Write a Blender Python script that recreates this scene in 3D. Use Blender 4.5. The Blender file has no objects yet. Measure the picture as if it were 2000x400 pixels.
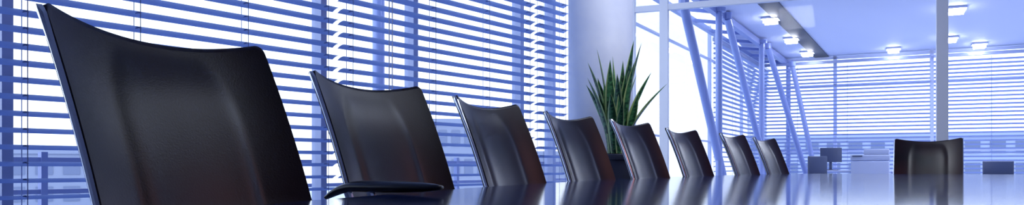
import bpy, bmesh, math, random
from mathutils import Vector, Matrix
random.seed(7)
scene = bpy.context.scene
scene.view_settings.view_transform = 'Standard'
scene.view_settings.look = 'None'
scene.view_settings.exposure = 0.0
V = Vector

# ------------------------------------------------------------------ helpers
def mat(name, col, rough=0.5, metal=0.0, spec=0.5, emis=None, es=0.0, coat=0.0):
    m = bpy.data.materials.new(name); m.use_nodes = True
    b = m.node_tree.nodes['Principled BSDF']
    b.inputs['Base Color'].default_value = (*col, 1)
    b.inputs['Roughness'].default_value = rough
    b.inputs['Metallic'].default_value = metal
    b.inputs['Specular IOR Level'].default_value = spec
    b.inputs['Coat Weight'].default_value = coat
    if emis:
        b.inputs['Emission Color'].default_value = (*emis, 1)
        b.inputs['Emission Strength'].default_value = es
    return m

def noise_mix(m, c1, c2, scale=5, detail=4, bump=0.0, bscale=None, stretch=(1,1,1), lo=0.35, hi=0.65):
    nt = m.node_tree; n = nt.nodes; l = nt.links
    b = n['Principled BSDF']
    tc = n.new('ShaderNodeTexCoord'); mp = n.new('ShaderNodeMapping')
    mp.inputs['Scale'].default_value = stretch
    l.new(tc.outputs['Object'], mp.inputs['Vector'])
    nz = n.new('ShaderNodeTexNoise'); nz.inputs['Scale'].default_value = scale; nz.inputs['Detail'].default_value = detail
    l.new(mp.outputs[0], nz.inputs['Vector'])
    r = n.new('ShaderNodeValToRGB')
    r.color_ramp.elements[0].position = lo; r.color_ramp.elements[1].position = hi
    r.color_ramp.elements[0].color = (*c1, 1); r.color_ramp.elements[1].color = (*c2, 1)
    l.new(nz.outputs['Fac'], r.inputs['Fac']); l.new(r.outputs['Color'], b.inputs['Base Color'])
    if bump:
        n2 = n.new('ShaderNodeTexNoise'); n2.inputs['Scale'].default_value = bscale or scale*10; n2.inputs['Detail'].default_value = 3
        l.new(tc.outputs['Object'], n2.inputs['Vector'])
        bp = n.new('ShaderNodeBump'); bp.inputs['Strength'].default_value = bump; bp.inputs['Distance'].default_value = 0.002
        l.new(n2.outputs['Fac'], bp.inputs['Height']); l.new(bp.outputs[0], b.inputs['Normal'])
    return m

def glass_mat(name, tint=(0.97,0.98,1.0), refl=0.08):
    m = bpy.data.materials.new(name); m.use_nodes = True
    nt = m.node_tree; nt.nodes.clear()
    o = nt.nodes.new('ShaderNodeOutputMaterial'); mx = nt.nodes.new('ShaderNodeMixShader')
    t = nt.nodes.new('ShaderNodeBsdfTransparent'); g = nt.nodes.new('ShaderNodeBsdfGlossy')
    f = nt.nodes.new('ShaderNodeLayerWeight'); f.inputs['Blend'].default_value = 0.15
    t.inputs[0].default_value = (*tint, 1); g.inputs['Roughness'].default_value = 0.02
    mu = nt.nodes.new('ShaderNodeMath'); mu.operation = 'MULTIPLY'; mu.inputs[1].default_value = refl*5
    nt.links.new(f.outputs['Fresnel'], mu.inputs[0])
    nt.links.new(mu.outputs[0], mx.inputs[0]); nt.links.new(t.outputs[0], mx.inputs[1]); nt.links.new(g.outputs[0], mx.inputs[2])
    nt.links.new(mx.outputs[0], o.inputs[0])
    return m

def empty(name, loc=(0,0,0), rotz=0, scale=(1,1,1)):
    e = bpy.data.objects.new(name, None); scene.collection.objects.link(e)
    e.location = loc; e.rotation_euler = (0,0,rotz); e.scale = scale
    e.empty_display_size = 0.1
    return e

def obj(name, me, m=None, parent=None, smooth=False):
    o = bpy.data.objects.new(name, me); scene.collection.objects.link(o)
    if m and not me.materials: me.materials.append(m)
    if parent: o.parent = parent
    if smooth:
        for p in me.polygons: p.use_smooth = True
    return o

def mesh(name, verts, faces):
    me = bpy.data.meshes.new(name); me.from_pydata([tuple(v) for v in verts], [], faces); me.update()
    return me

class MB:
    """mesh builder collecting many solids in one mesh"""
    def __init__(s): s.v=[]; s.f=[]
    def add(s, vs, fs):
        o=len(s.v); s.v += [tuple(v) for v in vs]; s.f += [tuple(i+o for i in f) for f in fs]
    def box(s, c, size, ax=None):
        c=V(c); ax = ax or (V((1,0,0)),V((0,1,0)),V((0,0,1)))
        vs=[]
        for k in (-.5,.5):
            for j in (-.5,.5):
                for i in (-.5,.5):
                    vs.append(c+ax[0]*size[0]*i+ax[1]*size[1]*j+ax[2]*size[2]*k)
        s.add(vs,[(0,2,3,1),(4,5,7,6),(0,1,5,4),(2,6,7,3),(0,4,6,2),(1,3,7,5)])
    def bar(s, a, b, w, h=None):
        a=V(a); b=V(b); h=h or w; d=(b-a); L=d.length; d.normalize()
        up=V((0,0,1)) if abs(d.z)<.95 else V((.5,.866,0))
        sd=d.cross(up).normalized(); u2=sd.cross(d).normalized()
        s.box((a+b)/2,(L,w,h),(d,sd,u2))
    def tube(s, a, b, r, n=16, r2=None):
        a=V(a); b=V(b); r2 = r if r2 is None else r2
        d=(b-a).normalized(); up=V((0,0,1)) if abs(d.z)<.95 else V((1,0,0))
        x=d.cross(up).normalized(); y=d.cross(x)
        vs=[a+(x*math.cos(2*math.pi*i/n)+y*math.sin(2*math.pi*i/n))*r for i in range(n)]
        vs+=[b+(x*math.cos(2*math.pi*i/n)+y*math.sin(2*math.pi*i/n))*r2 for i in range(n)]
        s.add(vs,[(i,(i+1)%n,n+(i+1)%n,n+i) for i in range(n)]+[tuple(range(n))[::-1],tuple(range(n,2*n))])
    def poly(s, pts, z0, z1):
        n=len(pts)
        vs=[(p[0],p[1],z0) for p in pts]+[(p[0],p[1],z1) for p in pts]
        s.add(vs,[(i,(i+1)%n,n+(i+1)%n,n+i) for i in range(n)]+[tuple(range(n))[::-1],tuple(range(n,2*n))])
    def mesh(s,name):
        me=mesh(name,s.v,s.f)
        bm=bmesh.new(); bm.from_mesh(me); bmesh.ops.recalc_face_normals(bm,faces=bm.faces); bm.to_mesh(me); bm.free()
        return me

def bevel(o,w,seg=3):
    m=o.modifiers.new('bevel','BEVEL'); m.width=w; m.segments=seg; m.limit_method='ANGLE'; m.angle_limit=math.radians(35)
    for p in o.data.polygons: p.use_smooth=True
    return o

# ------------------------------------------------------------------ materials
M_leather = noise_mix(mat('leather', (.02,.012,.016), .32, spec=.38), (.003,.003,.005), (.024,.005,.007), scale=3.0, detail=2, bump=.15, bscale=260)
M_chrome = mat('chrome', (.95,.97,1.0), .18, 1.0)
M_black = mat('black_plastic', (.008,.009,.014), .3)
M_slat = mat('blind_slat', (.36,.49,.86), .4, 0.0)
M_slat_far = mat('blind_slat_far', (.40,.48,.77), .5, 0.0)
M_cord = mat('blind_cord', (.25,.32,.6), .7)
M_frame = mat('window_frame', (.34,.40,.62), .35, .3)
M_framel = mat('partition_frame', (.58,.64,.86), .4, .0)
M_partf = mat('partition_frame_pale', (.86,.89,.97), .4, .0)
M_steel = mat('painted_steel', (.30,.37,.68), .3, .15)
M_glass = glass_mat('clear_glass')
M_conc = noise_mix(mat('concrete', (.6,.66,.85), .55), (.70,.74,.88), (.82,.85,.95), scale=2.5, detail=6, bump=.2, bscale=30)
M_wood = noise_mix(mat('wall_wood_panel', (.12,.05,.04), .45), (.09,.045,.045), (.14,.065,.06), scale=3, stretch=(8,8,.6))
M_wall = mat('wall_paint_blue_grey', (.42,.47,.62), .7)
M_ceil = mat('ceiling_paint', (.74,.78,.95), .6)
M_dark = mat('ceiling_slot', (.03,.035,.06), .5)
M_floor = noise_mix(mat('floor_stone', (.4,.45,.7), .3), (.48,.53,.74), (.56,.61,.80), scale=3)
M_carpet = noise_mix(mat('floor_carpet', (.1,.12,.2), .9), (.10,.12,.20), (.15,.17,.27), scale=60)
M_ground = noise_mix(mat('ground', (.5,.55,.7), .9), (.48,.53,.66), (.58,.63,.75), scale=.05)
M_bldg = mat('building_render', (.28,.32,.46), .8)
M_bldgw = mat('building_window', (.16,.20,.34), .3)
M_lamp = mat('lamp_emitter', (1,1,1), .5, emis=(.97,.98,1), es=28)
M_table = noise_mix(mat('polished_wood', (.02,.035,.11), .08, spec=.9, coat=.0), (.010,.026,.12), (.022,.052,.20), scale=6, detail=6, bump=.035, bscale=60, stretch=(1,1,1))
M_table.node_tree.nodes['Principled BSDF'].inputs['Specular Tint'].default_value=(.66,.80,1,1)
M_pot = mat('planter', (.03,.035,.06), .4)
M_soil = mat('soil', (.03,.02,.015), .9)

# ------------------------------------------------------------------ camera
EYE=.808
cam=bpy.data.cameras.new('camera'); co=bpy.data.objects.new('camera',cam); scene.collection.objects.link(co)
co.location=(0,0,EYE); co.rotation_euler=(math.pi/2,0,0)
cam.sensor_width=36; cam.lens=27; cam.shift_y=.0625; cam.clip_start=.02; cam.clip_end=600
scene.camera=co

# ------------------------------------------------------------------ conference table
AX=V((.5,.866,0)); AN=V((.866,-.5,0))       # long axis, right normal
C0=V((3.9,7.2,0)); C0=C0-AX*C0.dot(AX)      # axis line at s=0
def hw(s): return 1.40-.035*(s-4.9)**2
s0,s1=-.5,7.93
left=[];N=60
for i in range(N+1):
    s=s0+(s1-s0)*i/N
    w=hw(s)
    e=s1-s
    if e<.12: w-=.12-math.sqrt(max(0,.12**2-(.12-e)**2))
    left.append((s,w))
pts=[C0+AX*s-AN*w for s,w in left]+[C0+AX*s+AN*w for s,w in reversed(left)]
tb=empty('conference_table')
b=MB(); b.poly([(p.x,p.y) for p in pts],.70,.74)
o=obj('table_top',b.mesh('table_top'),M_table,tb)
bv=bevel(o,.008,3)
for p in o.data.polygons: p.use_smooth=False
b=MB()
for s in (1.3,4.2,7.0):
    c=C0+AX*s
    b.box((c.x,c.y,.36),(.5,.12,.68),(AN,AX,V((0,0,1))))
    b.box((c.x,c.y,.02),(1.1,.3,.04),(AN,AX,V((0,0,1))))
bevel(obj('table_pedestals',b.mesh('ped'),M_black,tb),.01)

# ------------------------------------------------------------------ chairs
W=.51; ZT=1.078; ZB=.50
def lean(z):
    return .40*(z-.74)+.22*max(0,z-.74)*(z-ZT)
def ztop(u):
    a=abs(u)
    z=ZT-.033*(1-a**2.0)
    if a>.93:
        t=min(1,(a-.93)/.07); z-=.020*(1-math.sqrt(max(0,1-t*t)))
    return z
def fy(u,z):
    v=(z-ZB)/(ZT-ZB)
    y=lean(z)+.052*(1-abs(u)**2.4)
    # padded central panel (lumbar pad)
    du=max(0,abs(u)-.36)/.24; dv=max(0,v-.66)/.26
    k=max(0,1-(du*du+dv*dv)); k=k*k*(3-2*k)
    y-=.009*k
    return y
def make_back():
    nu,nv=80,64
    us=[math.sin((-1+2*i/nu)*math.pi/2*.98)/math.sin(math.pi/2*.98) for i in range(nu+1)]
    F=[];B=[]
    for j in range(nv+1):
        for u in us:
            z=ZB+(ztop(u)-ZB)*j/nv
            y=fy(u,z); th=.021+.014*(1-abs(u)**3)
            x=u*W/2
            F.append((x,y,z)); B.append((x,lean(z)+.052*(1-abs(u)**2.4)+th,z-.004*(j/nv)))
    n=nu+1; f=[]
    o=len(F)
    for j in range(nv):
        for i in range(nu):
            a=j*n+i; f.append((a,a+1,a+n+1,a+n)); f.append((o+a,o+a+n,o+a+n+1,o+a+1))
    for j in range(nv):
        a=j*n; f.append((a,a+n,o+a+n,o+a)); a=j*n+nu; f.append((a,o+a,o+a+n,a+n))
    for i in range(nu):
        f.append((i,o+i,o+i+1,i+1)); a=nv*n+i; f.append((a,a+1,o+a+1,o+a))
    me=mesh('chair_back',F+B,f)
    for p in me.polygons: p.use_smooth=True
    return me
def make_trim(side):
    n=44; vs=[];fs=[]
    zt=ZT-.008
    for j in range(n+1):
        z=ZB+(zt-ZB)*j/n
        t=max(0,(z-(zt-.07))/.07)
        w0,w1=.0035-.003*t,.0175+.0050*t
        if t>.85: r=(t-.85)/.15; w0+=.007*r*r; w1-=.007*r*r
        x0=side*(W/2-.001); x1=side*(W/2+.0050)
        y=lean(z)
        vs+=[(x0,y+w0,z),(x1,y+w0+.003,z),(x1+side*.002,y+(w0+w1)/2,z),(x1,y+w1-.003,z),(x0,y+w1,z)]
    for j in range(n):
        for k in range(5):
            a=j*5+k; b2=j*5+(k+1)%5; fs.append((a,b2,b2+5,a+5))
    fs+= [(0,1,2,3,4),tuple(n*5+k for k in range(5))]
    me=mesh('trim',vs,fs)
    bm=bmesh.new(); bm.from_mesh(me); bmesh.ops.recalc_face_normals(bm,faces=bm.faces); bm.to_mesh(me); bm.free()
    return me
def make_seat():
    b=MB(); b.box((0,-.27,.455),(.49,.46,.075)); b.box((0,-.05,.47),(.10,.16,.02))
    return b.mesh('seat')
def make_base():
    b=MB(); c=V((0,-.26,0))
    b.tube((0,-.26,.10),(0,-.26,.42),.028); b.tube((0,-.26,.06),(0,-.26,.13),.045)
    b.box((0,-.26,.405),(.22,.26,.03))
    for k in range(5):
        a=math.radians(90+72*k); d=V((math.cos(a),math.sin(a),0))
        b.bar(c+V((0,0,.10)),c+d*.28+V((0,0,.075)),.04,.028)
    return b.mesh('base')
def make_casters():
    b=MB(); c=V((0,-.26,0))
    for k in range(5):
        a=math.radians(90+72*k); d=V((math.cos(a),math.sin(a),0)); t=V((-d.y,d.x,0))
        p=c+d*.28+V((0,0,.03))
        b.tube(p-t*.025,p-t*.008,.03); b.tube(p+t*.008,p+t*.025,.03)
    return b.mesh('casters')
def make_arm(side, az):
    n=18; vs=[];fs=[];m=12
    x=side*(W/2+.04)
    for i in range(n+1):
        t=i/n; y=.05-.36*t
        e=max(.02,math.sin(math.pi*min(.995,t*.96+.02)))**.35
        zc=az-.015-.030*max(0,(.30-t)/.3)**2
        wd=.032*e; ht=.015*e
        for k in range(m):
            a=2*math.pi*k/m
            vs.append((x+wd*math.cos(a),y,zc+ht*math.sin(a)))
    for i in range(n):
        for k in range(m):
            a=i*m+k; b2=i*m+(k+1)%m; fs.append((a,b2,b2+m,a+m))
    fs+=[tuple(range(m)),tuple(range(n*m,n*m+m))]
    me=mesh('arm',vs,fs)
    bm=bmesh.new(); bm.from_mesh(me); bmesh.ops.recalc_face_normals(bm,faces=bm.faces); bm.to_mesh(me); bm.free()
    for p in me.polygons: p.use_smooth=True
    b=MB(); 
    b.tube((x,-.02,az-.03),(side*.235,-.10,.44),.011,10)
    b.tube((x,-.09,az-.02),(side*.235,-.20,.44),.011,10)
    b.tube((side*.15,-.15,.425),(side*.245,-.15,.43),.012,10)
    return me,b.mesh('arm_support')
me_back=make_back(); me_tl=make_trim(-1); me_tr=make_trim(1); me_seat=make_seat(); me_base=make_base(); me_cast=make_casters()
arm_cache={}
def chair(loc,rot,aznear=.70,azfar=.70,sx=1.0):
    e=empty('conference_chair',loc,rot,(sx,1,1))
    o=obj('backrest',me_back,M_leather,e)
    obj('trim_near',me_tl,M_chrome,e); obj('trim_far',me_tr,M_chrome,e)
    s=obj('seat',me_seat,M_leather,e); bevel(s,.025,4)
    s=obj('base',me_base,M_chrome,e); obj('casters',me_cast,M_black,e)
    for sd,az in ((-1,aznear),(1,azfar)):
        if (sd,az) not in arm_cache: arm_cache[(sd,az)]=make_arm(sd,az)
        a,bm_=arm_cache[(sd,az)]
        obj('arm_pad',a,M_black,e); obj('arm_support',bm_,M_chrome,e)
    return e
TOPS=[(-.755,1.238,23),(-.545,2.108,28),(-.205,2.847,27),(.165,3.645,31),(.557,4.239,33),(1.057,5.2,35),(1.64,6.0,36),(2.167,6.842,38)]
for i,(x,d,th) in enumerate(TOPS):
    t=math.radians(th); wd=V((math.sin(t),math.cos(t),0)); bd=V((-math.cos(t),math.sin(t),0))
    O=V((x,d,0))+wd*W/2-bd*.134
    chair(O,math.pi/2-t,.772 if i==1 else (.735 if i>1 else .69), .69)
bd=AX; O=V((3.9,7.2,0))-bd*.10
chair(O,math.atan2(-.5,.866),sx=1.1)

# ------------------------------------------------------------------ window wall with venetian blinds
Q=V((.50,7.35,0)); U=V((.61,.792,0)).normalized(); NO=V((-U.y,U.x,0))   # NO = outward
SL=9.9
def wp(s,off=0,z=0): 
    p=Q-U*s+NO*off; return V((p.x,p.y,z))
def blind(name,A,B,out,z0,z1,pitch,width,tilt,mt,cords):
    """venetian blind from A to B (XY), out = outward dir"""
    e=empty(name)
    A=V(A);B=V(B); vs=[];fs=[]
    n=int((z1-z0)/pitch)
    for i in range(n+1):
        z=z0+i*pitch
        o=len(vs); k=5
        for P in (A,B):
            for j in range(k):
                t=j/(k-1)-.5
                r=t*width*math.cos(tilt); h=-t*width*math.sin(tilt)+.006*(1-4*t*t)
                p=P+out*r; vs.append((p.x,p.y,z+h))
        for j in range(k-1): fs.append((o+j,o+j+1,o+k+j+1,o+k+j))
    me=mesh(name,vs,fs)
    for p in me.polygons: p.use_smooth=True
    s=obj('slats',me,mt,e)
    b=MB(); L=(B-A).length; d=(B-A).normalized()
    for c in cords:
        p=A+d*c
        for of in (-width*.5,width*.5):
            q=p+out*of
            b.tube((q.x,q.y,z0),(q.x,q.y,z1),.0022,6)
        for i in range(n+1):
            z=z0+i*pitch
            b.box((p.x,p.y,z+.004),(.014,width*.9,.003),(d,out,V((0,0,1))))
    obj('ladder_cords',b.mesh('cords'),M_cord,e)
    b=MB(); b.box(((A+B)/2+V((0,0,z1+.05))),(L,.07,.06),(d,out,V((0,0,1))))
    b.box(((A+B)/2+V((0,0,z0-.02))),(L,.05,.02),(d,out,V((0,0,1))))
    obj('rails',b.mesh('rails'),M_frame,e)
    return e
TILT=math.radians(18)
blind('venetian_blind',wp(9.8),wp(7.34),NO,.18,3.1,.080,.071,TILT,M_slat,(.3,1.2,2.1))
blind('venetian_blind',wp(7.3),wp(2.76),NO,.18,3.1,.080,.071,TILT,M_slat,(.3,1.3,2.66,3.2,3.85,4.45))
blind('venetian_blind',wp(2.72),wp(.50),NO,.18,3.1,.080,.071,TILT,M_slat,(.08,.9,1.55,2.12))
blind('venetian_blind',wp(.45),wp(-.04),NO,.18,3.1,.080,.071,TILT,M_slat,(.06,.42))
b=MB()
for s in (SL,7.3,4.66,2.74,1.85,.47,-.05):
    b.box(wp(s,.20,1.65),(.05,.10,3.3),(U,NO,V((0,0,1))))
for z in (.05,3.2): b.bar(wp(SL,.20,z),wp(-.05,.20,z),.08,.06)
w=empty('window_1')
obj('frame',b.mesh('frame'),M_frame,w)
b=MB(); b.box(wp((SL-.05)/2,.21,1.6),(SL,.008,3.2),(U,NO,V((0,0,1))))
obj('glass',b.mesh('glass'),M_glass,w)

# cord pull
b=MB()
for s in (2.33,2.30): b.tube(wp(s,-.06,.95),wp(s,-.06,3.1),.004,6)
obj('blind_pull_cord',b.mesh('pull'),mat('cord_white',(.8,.85,1),.6))

# ------------------------------------------------------------------ column
b=MB(); b.tube((.84,7.3,0),(.84,7.3,3.3),.305,96)
o=obj('concrete_column',b.mesh('column'),M_conc)
for p in o.data.polygons: p.use_smooth=len(p.vertices)==4

# ------------------------------------------------------------------ glass partition
PA=V((1.49,9.5,0)); PD=V((.919,-.394,0)).normalized(); PN=V((PD.y,-PD.x,0))
def pp(s,z=0): return V((PA.x+PD.x*s,PA.y+PD.y*s,z))
w=empty('window_2')
b=MB()
for s,wd in ((0,.07),(.394,.10),(3.36,.11),(6.6,.08)):
    b.box(pp(s,1.65),(wd,.08,3.3),(PD,PN,V((0,0,1))))
b.bar(pp(0,2.74),pp(6.6,2.74),.07,.07); b.bar(pp(0,.04),pp(6.6,.04),.07,.08)
obj('frame',b.mesh('pf'),M_partf,w)
b=MB(); b.box(pp(3.3,1.65),(6.6,.01,3.3),(PD,PN,V((0,0,1))))
obj('glass',b.mesh('pg'),M_glass,w)
# glazing between column and partition
w=empty('window_3'); b=MB()
a=V((.9,7.6,0)); c=V((1.49,9.5,0))
b.bar(a+V((0,0,.04)),c+V((0,0,.04)),.06); b.bar(a+V((0,0,3.2)),c+V((0,0,3.2)),.06)
obj('frame',b.mesh('f3'),M_framel,w)
b=MB(); b.bar(a+V((0,0,1.62)),c+V((0,0,1.62)),.008,3.1); obj('glass',b.mesh('g3'),M_glass,w)

# ------------------------------------------------------------------ atrium: facade columns and struts
FD=V((.544,1,0)).normalized(); FN=V((-FD.y,FD.x,0))
def fp(d,c,z=0): return V((.544*d+c,d,z))
ss=empty('steel_roof_structure')
b=MB()
for d in (11.4,14.3,17.0):
    p=fp(d,-3.13)
    b.tube(p,p+V((0,0,3.15)),.05,24); b.tube(p+V((0,0,3.1)),p+V((0,0,3.16)),.10,24); b.tube(p,p+V((0,0,.03)),.10,24)
obj('columns',b.mesh('col'),M_steel,ss)
b=MB()
for a,c,r in (((2.18,9.75,2.85),(3.5,12.2,0),.06),((3.32,11.85,3.1),(5.35,15.6,0),.055),((4.93,14.8,3.1),(6.55,16.6,0),.055),((5.95,16.3,2.95),(6.5,16.1,0),.05)):
    b.tube(a,c,r,24); b.tube(V(a)-V((0,0,.02)),V(a)+V((0,0,.08)),.07,16); b.tube(c,V(c)+V((0,0,.05)),.09,16)
obj('struts',b.mesh('strut'),M_steel,ss)
b=MB()
b.bar(fp(9.4,-3.2,3.12),fp(17.2,-3.2,3.12),.09,.10); b.bar(fp(9.4,-3.75,3.12),fp(17.2,-3.75,3.12),.07,.08)
for k in range(9):
    d=9.6+k*.95; b.bar(fp(d,-3.2,3.12),fp(d-.3,-3.75,3.12),.05,.05)
obj('edge_truss',b.mesh('truss'),M_steel,ss)
# facade glazing
w=empty('window_4'); b=MB()
for k in range(5):
    d=9.0+k*2.3; b.box(fp(d,-3.9,1.65),(.03,.06,3.3),(FD,FN,V((0,0,1))))
for z in (.05,1.25,2.7,3.2): b.bar(fp(9,-3.9,z),fp(18.2,-3.9,z),.05,.025)
obj('frame',b.mesh('ff'),M_framel,w)
b=MB(); b.bar(fp(9,-3.92,1.65),fp(18.2,-3.92,1.65),.008,3.2); obj('glass',b.mesh('fg'),M_glass,w)
blind('venetian_blind',fp(13.2,-3.7),fp(17.6,-3.7),FN,.3,2.95,.085,.065,TILT,M_slat_far,(.1,1.5,3.0,4.3))

# far wall
GA=V((5.3,17.25,0)); GD=V((.892,-.45,0)).normalized(); GN=V((GD.y,-GD.x,0))*-1
def gp(s,off=0,z=0): p=GA+GD*s+GN*off; return V((p.x,p.y,z))
w=empty('window_5'); b=MB()
for s in (0,1.8,3.63,5.4,7.2,9.2): b.box(gp(s,.15,1.6),(.07,.08,3.2),(GD,GN,V((0,0,1))))
for z in (.05,1.15,2.55,3.15): b.bar(gp(0,.15,z),gp(9.2,.15,z),.08,.06)
obj('frame',b.mesh('gf'),M_framel,w)
b=MB(); b.bar(gp(0,.17,1.6),gp(9.2,.17,1.6),.008,3.2); obj('glass',b.mesh('gg'),M_glass,w)
for a,c in ((.05,3.6),(3.66,7.18),(7.22,9.15)):
    blind('venetian_blind',gp(a),gp(c),GN,.45,3.0,.080,.062,math.radians(31),M_slat_far,(.1,1.0,2.0))

# ceilings
b=MB()
b.poly([(p.x,p.y) for p in (fp(9.45,-3.0),pp(9.3)+V((.05,.1,0)),gp(9.6,.3),gp(.05,.3))],3.2,3.45)
obj('ceiling',b.mesh('ceil2'),M_ceil)
b=MB(); b.bar(fp(9.6,-2.35,3.19),fp(17.0,-2.35,3.19),.28,.03)
obj('ceiling_slot',b.mesh('slot'),M_dark)
b=MB()
room=[wp(SL,.3),wp(-.4,.3),(1.45,9.55,0),pp(6.7),(9,3,0),(6,-4,0),(-6,-4,0)]
room=[V(p) for p in room]
b.poly([(p.x,p.y) for p in room],3.3,3.5)
obj('ceiling',b.mesh('ceil1'),M_ceil)
# floors
b=MB(); b.poly([(p.x,p.y) for p in [V(p) for p in ((1.49,9.5,0),pp(6.7),(15.5,11,0),gp(11,.4),gp(-.6,.4),fp(9,-4.0))]],-.3,0)
obj('floor',b.mesh('floor'),M_floor)
b=MB(); b.poly([(p.x,p.y) for p in [V(p) for p in ((-6,-4,0),(6,-4,0),(9,3,0),pp(6.7),(1.49,9.5,0),wp(-.4,.35),wp(SL,.35))]],-.3,0)
obj('floor',b.mesh('floor2'),M_carpet)
# walls out of view
def wall(name,a,c,m):
    b=MB(); b.bar(V((a[0],a[1],1.65)),V((c[0],c[1],1.65)),.15,3.3); obj(name,b.mesh(name),m)
a=pp(6.7); wall('wall_right',(a.x,a.y),(9,3),M_wall); wall('wall_right',(9,3),(6,-4),M_wood); wall('wall_back',(6,-4),(-6,-4),M_wall)
a=wp(SL+.05); wall('wall_left',(-6,-4),(a.x,a.y),M_wall)
b=MB(); b.bar(V((13.4,13.0,1.6)),V((10.5,6.2,1.6)),.15,3.2); obj('wall_far_right',b.mesh('wr2'),mat('wall_paint',(.6,.65,.8),.7))

# ceiling lamps
def lampfix(x,d,n=2,L=.20):
    e=empty('ceiling_light',(x,d,3.2),math.atan2(GD.y,GD.x))
    b=MB(); b.box((0,0,-.02),(L+.06,.30,.03)); obj('housing',b.mesh('h'),M_framel,e)
    b=MB()
    for k in range(n): b.tube((-L/2,-.09+.18*k/max(1,n-1),-.07),(L/2,-.09+.18*k/max(1,n-1),-.07),.026,12)
    obj('tubes',b.mesh('t'),M_lamp,e)
for x,d in ((4.16,12.36),(5.2,14.3),(6.15,16.0),(7.7,15.5),(6.69,11.56),(8.1,14.2),(9.07,14.9),(9.6,12.4)):
    lampfix(x,d)

# ------------------------------------------------------------------ distant office furniture
M_desk=mat('desk_top',(.5,.55,.78),.4); M_scr=mat('monitor_black',(.05,.065,.13),.3)
def desk(x,d,rot):
    e=empty('office_desk',(x,d,0),rot); b=MB()
    b.box((0,0,.72),(1.5,.75,.03)); 
    for i in (-.7,.7): b.box((i,0,.35),(.04,.7,.7))
    bevel(obj('top',b.mesh('d'),M_desk,e),.004)
def monitor(x,d,rot):
    e=empty('computer_monitor',(x,d,.735),rot); b=MB()
    b.box((0,0,.30),(.40,.03,.28)); b.box((0,.03,.10),(.05,.03,.2)); b.box((0,.03,.008),(.25,.18,.015))
    bevel(obj('screen',b.mesh('m'),M_scr,e),.006)
R=math.atan2(GD.y,GD.x)
desk(6.6,14.9,R); monitor(6.25,15.05,R+.3)
def office_chair(x,d,rot,zb=.80):
    e=empty('office_chair',(x,d,0),rot); b=MB()
    b.box((0,0,.47),(.48,.46,.07)); b.box((0,.24,zb),(.44,.05,.40)); b.box((0,.22,.5),(.08,.04,.2)); b.tube((0,0,.06),(0,0,.45),.03)
    for sx_ in (-.26,.26): b.box((sx_,.02,.66),(.05,.26,.03)); b.box((sx_,.06,.56),(.03,.05,.2))
    for k in range(5):
        a=2*math.pi*k/5; b.bar((0,0,.08),(.28*math.cos(a),.28*math.sin(a),.03),.04)
    bevel(obj('body',b.mesh('oc'),M_scr,e),.02)
office_chair(5.75,14.0,.4); office_chair(7.93,12.5,-.5,.70)
e=empty('office_copier',(6.3,13.5,0),R); b=MB()
b.box((0,0,.45),(.60,.55,.9)); b.box((0,0,.96),(.62,.50,.10)); b.box((.1,0,1.06),(.40,.42,.10)); b.box((-.40,0,.72),(.22,.34,.03))
bevel(obj('body',b.mesh('cp'),mat('copier_plastic',(.38,.42,.58),.5),e),.015)
b=MB(); b.box((-.2,-.26,.99),(.16,.05,.02)); b.box((0,-.285,.35),(.5,.02,.015)); b.box((0,-.285,.6),(.5,.02,.015)); obj('panel',b.mesh('cpp'),M_scr,e)

# ------------------------------------------------------------------ snake plant
pl=empty('potted_snake_plant',(.87,6.4,0))
b=MB(); b.tube((0,0,0),(0,0,.88),.13,40,.19); b.tube((0,0,.86),(0,0,.91),.20,40)
bevel(obj('pot',b.mesh('pot'),M_pot,pl),.006)
b=MB(); b.tube((0,0,.905),(0,0,.915),.185,32); obj('soil',b.mesh('soil'),M_soil,pl)
M_leaf=bpy.data.materials.new('snake_leaf'); M_leaf.use_nodes=True
nt=M_leaf.node_tree; n=nt.nodes; l=nt.links; bs=n['Principled BSDF']; bs.inputs['Roughness'].default_value=.4
uv=n.new('ShaderNodeUVMap'); sx=n.new('ShaderNodeSeparateXYZ'); l.new(uv.outputs[0],sx.inputs[0])
sub=n.new('ShaderNodeMath'); sub.operation='SUBTRACT'; sub.inputs[1].default_value=.5; l.new(sx.outputs[0],sub.inputs[0])
ab=n.new('ShaderNodeMath'); ab.operation='ABSOLUTE'; l.new(sub.outputs[0],ab.inputs[0])
edge=n.new('ShaderNodeValToRGB'); edge.color_ramp.elements[0].position=.34; edge.color_ramp.elements[1].position=.40
edge.color_ramp.elements[0].color=(0,0,0,1); edge.color_ramp.elements[1].color=(1,1,1,1); l.new(ab.outputs[0],edge.inputs[0])
wv=n.new('ShaderNodeTexNoise'); wv.inputs['Scale'].default_value=1
mp=n.new('ShaderNodeMapping'); mp.inputs['Scale'].default_value=(2,22,1); l.new(uv.outputs[0],mp.inputs[0]); l.new(mp.outputs[0],wv.inputs['Vector'])
gr=n.new('ShaderNodeValToRGB'); gr.color_ramp.elements[0].position=.42; gr.color_ramp.elements[1].position=.6
gr.color_ramp.elements[0].color=(.008,.05,.022,1); gr.color_ramp.elements[1].color=(.06,.22,.08,1); l.new(wv.outputs['Fac'],gr.inputs[0])
mx=n.new('ShaderNodeMix'); mx.data_type='RGBA'; l.new(edge.outputs[0],mx.inputs[0]); l.new(gr.outputs[0],mx.inputs[6]); mx.inputs[7].default_value=(.46,.60,.24,1)
l.new(mx.outputs[2],bs.inputs['Base Color'])
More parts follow.
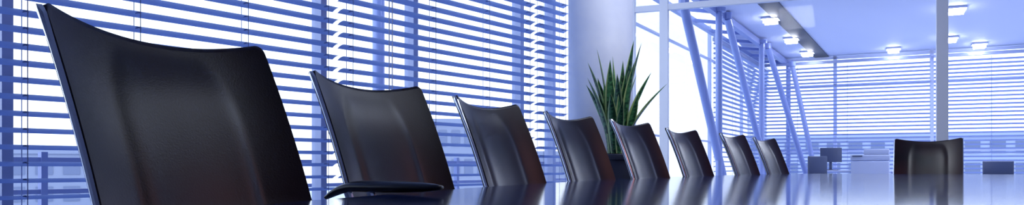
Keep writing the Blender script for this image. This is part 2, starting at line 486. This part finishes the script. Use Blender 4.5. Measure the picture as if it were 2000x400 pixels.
def leaf(az,out,h,w,tw,r0):
    vs=[];fs=[];uvs=[];n=16
    d=V((math.cos(az),math.sin(az),0))
    for i in range(n+1):
        t=i/n
        p=d*(r0+out*t**1.6)+V((0,0,.90+h*t*(1-.12*out*t)))
        prof=min(1,.55+1.3*t)*(1-max(0,(t-.55)/.45)**1.8)
        a=az+math.pi/2+tw*(t+.3); s=V((math.cos(a),math.sin(a),0)); nn=V((-s.y,s.x,0))
        for k in (-1,-.5,0,.5,1):
            vs.append(p+s*w*prof*k+nn*w*.45*prof*k*k); uvs.append(((k+1)/2,t))
    for i in range(n):
        for k in range(4):
            a=i*5+k; fs.append((a,a+1,a+6,a+5))
    return vs,fs,uvs
LV=[];LF=[];LU=[]
for i in range(30):
    az=i*2.399+random.uniform(-.3,.3); rr=random.uniform(0,1)
    out=.01+.22*rr**1.3; h=random.uniform(.50,.90)*(1-.22*rr)
    v,f,u=leaf(az,out,h,random.uniform(.034,.050),random.uniform(-1.2,1.2),random.uniform(.01,.13))
    o=len(LV); LV+=v; LU+=u; LF+=[tuple(a+o for a in ff) for ff in f]
for az,out,h in ((-.2,.36,.62),(.1,.24,.72),(-.5,.28,.50),(3.0,.18,.80),(3.3,.20,.60),(.3,.10,.98),(2.6,.12,.92),(-.3,.15,.95)):
    v,f,u=leaf(az,out,h,.036,.5,.06); o=len(LV); LV+=v; LU+=u; LF+=[tuple(a+o for a in ff) for ff in f]
me=mesh('leaves',LV,LF); ul=me.uv_layers.new(name='UVMap')
for lp in me.loops: ul.data[lp.index].uv=LU[lp.vertex_index]
obj('leaves',me,M_leaf,pl,True)

# ------------------------------------------------------------------ exterior
b=MB(); b.box((0,60,-8.5),(600,600,1)); obj('ground_outside',b.mesh('ground'),M_ground)
def building(x,y,w,dp,h,rot,nx,nz,z0=-8,mt=None):
    e=empty('office_building',(x,y,z0),rot)
    b=MB(); b.box((0,0,h/2),(w,dp,h)); b.box((0,0,h+.2),(w+.4,dp+.4,.4)); obj('walls',b.mesh('bw'),mt or M_bldg,e)
    b=MB(); fw=w/nx; fh=h/nz
    for i in range(nx):
        for j in range(nz):
            b.box((-w/2+fw*(i+.5),-dp/2-.02,fh*(j+.5)),(fw*.62,.1,fh*.55))
    obj('windows',b.mesh('bwin'),M_bldgw,e)
building(-6,70,9,8,12.5,.15,8,5)
building(-22,62,7,8,9.2,.3,5,3)
building(-48,75,20,10,10,.5,9,4)
building(8,85,16,10,10,0,10,4)
MBP=mat('building_render_pale',(.42,.47,.62),.8)
building(46,72,46,10,11.5,-.45,24,6,mt=MBP)
# outside columns near windows
b=MB(); p=wp(5.1,1.5); b.tube(p+V((0,0,-8)),p+V((0,0,3.6)),.10,24); p=wp(1.0,1.5); b.tube(p+V((0,0,-8)),p+V((0,0,3.6)),.06,24)
obj('exterior_columns',b.mesh('ec'),M_steel)
b=MB()
for z in (.25,.45,.65,.85): b.bar(wp(10,1.2,z),wp(-3,1.2,z),.03,.03)
for k in range(9): b.bar(wp(8-k*1.3,1.2,-.2),wp(8-k*1.3,1.2,.9),.04,.04)
b.bar(wp(10,.9,-.25),wp(-3,.9,-.25),1.1,.15)
obj('balcony_railing',b.mesh('rail'),M_steel)

# ------------------------------------------------------------------ light
wd=bpy.data.worlds.new('world'); scene.world=wd; wd.use_nodes=True
nt=wd.node_tree; n=nt.nodes; l=nt.links; bg=n['Background']
tc=n.new('ShaderNodeTexCoord'); sp=n.new('ShaderNodeSeparateXYZ'); l.new(tc.outputs['Generated'],sp.inputs[0])
rp=n.new('ShaderNodeValToRGB'); rp.color_ramp.elements[0].position=.0; rp.color_ramp.elements[0].color=(.82,.90,1,1)
rp.color_ramp.elements[1].position=.6; rp.color_ramp.elements[1].color=(.64,.78,1,1)
l.new(sp.outputs[2],rp.inputs[0]); l.new(rp.outputs[0],bg.inputs[0]); bg.inputs[1].default_value=2.2

def area(name,loc,tgt,size,energy,col,sy=None):
    d=bpy.data.lights.new(name,'AREA'); d.energy=energy; d.color=col; d.size=size
    if sy: d.shape='RECTANGLE'; d.size_y=sy
    o=bpy.data.objects.new(name,d); scene.collection.objects.link(o); o.location=loc
    o.rotation_euler=(V(tgt)-V(loc)).to_track_quat('-Z','Y').to_euler(); return o
area('room_fill_light',(2.2,4.0,3.2),(2.2,4.01,0),1.0,30,(.75,.83,1),4)  # added fill above the table to brighten the room, not a real fixture
area('column_fill_light',(1.7,5.6,3.2),(2.4,8.2,1.4),.5,38,(.85,.9,1))  # invented light, brightens the column and partition from the front
area('warm_sheen_fill',(4.6,3.6,2.9),(.2,3.0,.9),.7,6,(1,.45,.42))  # added warm fill for a maroon sheen on the chair leather
area('atrium_fill_light',(8.0,12.5,3.12),(8.0,12.51,0),3,140,(.85,.9,1),2)  # extra fill that lifts the atrium, separate from its tube fixtures
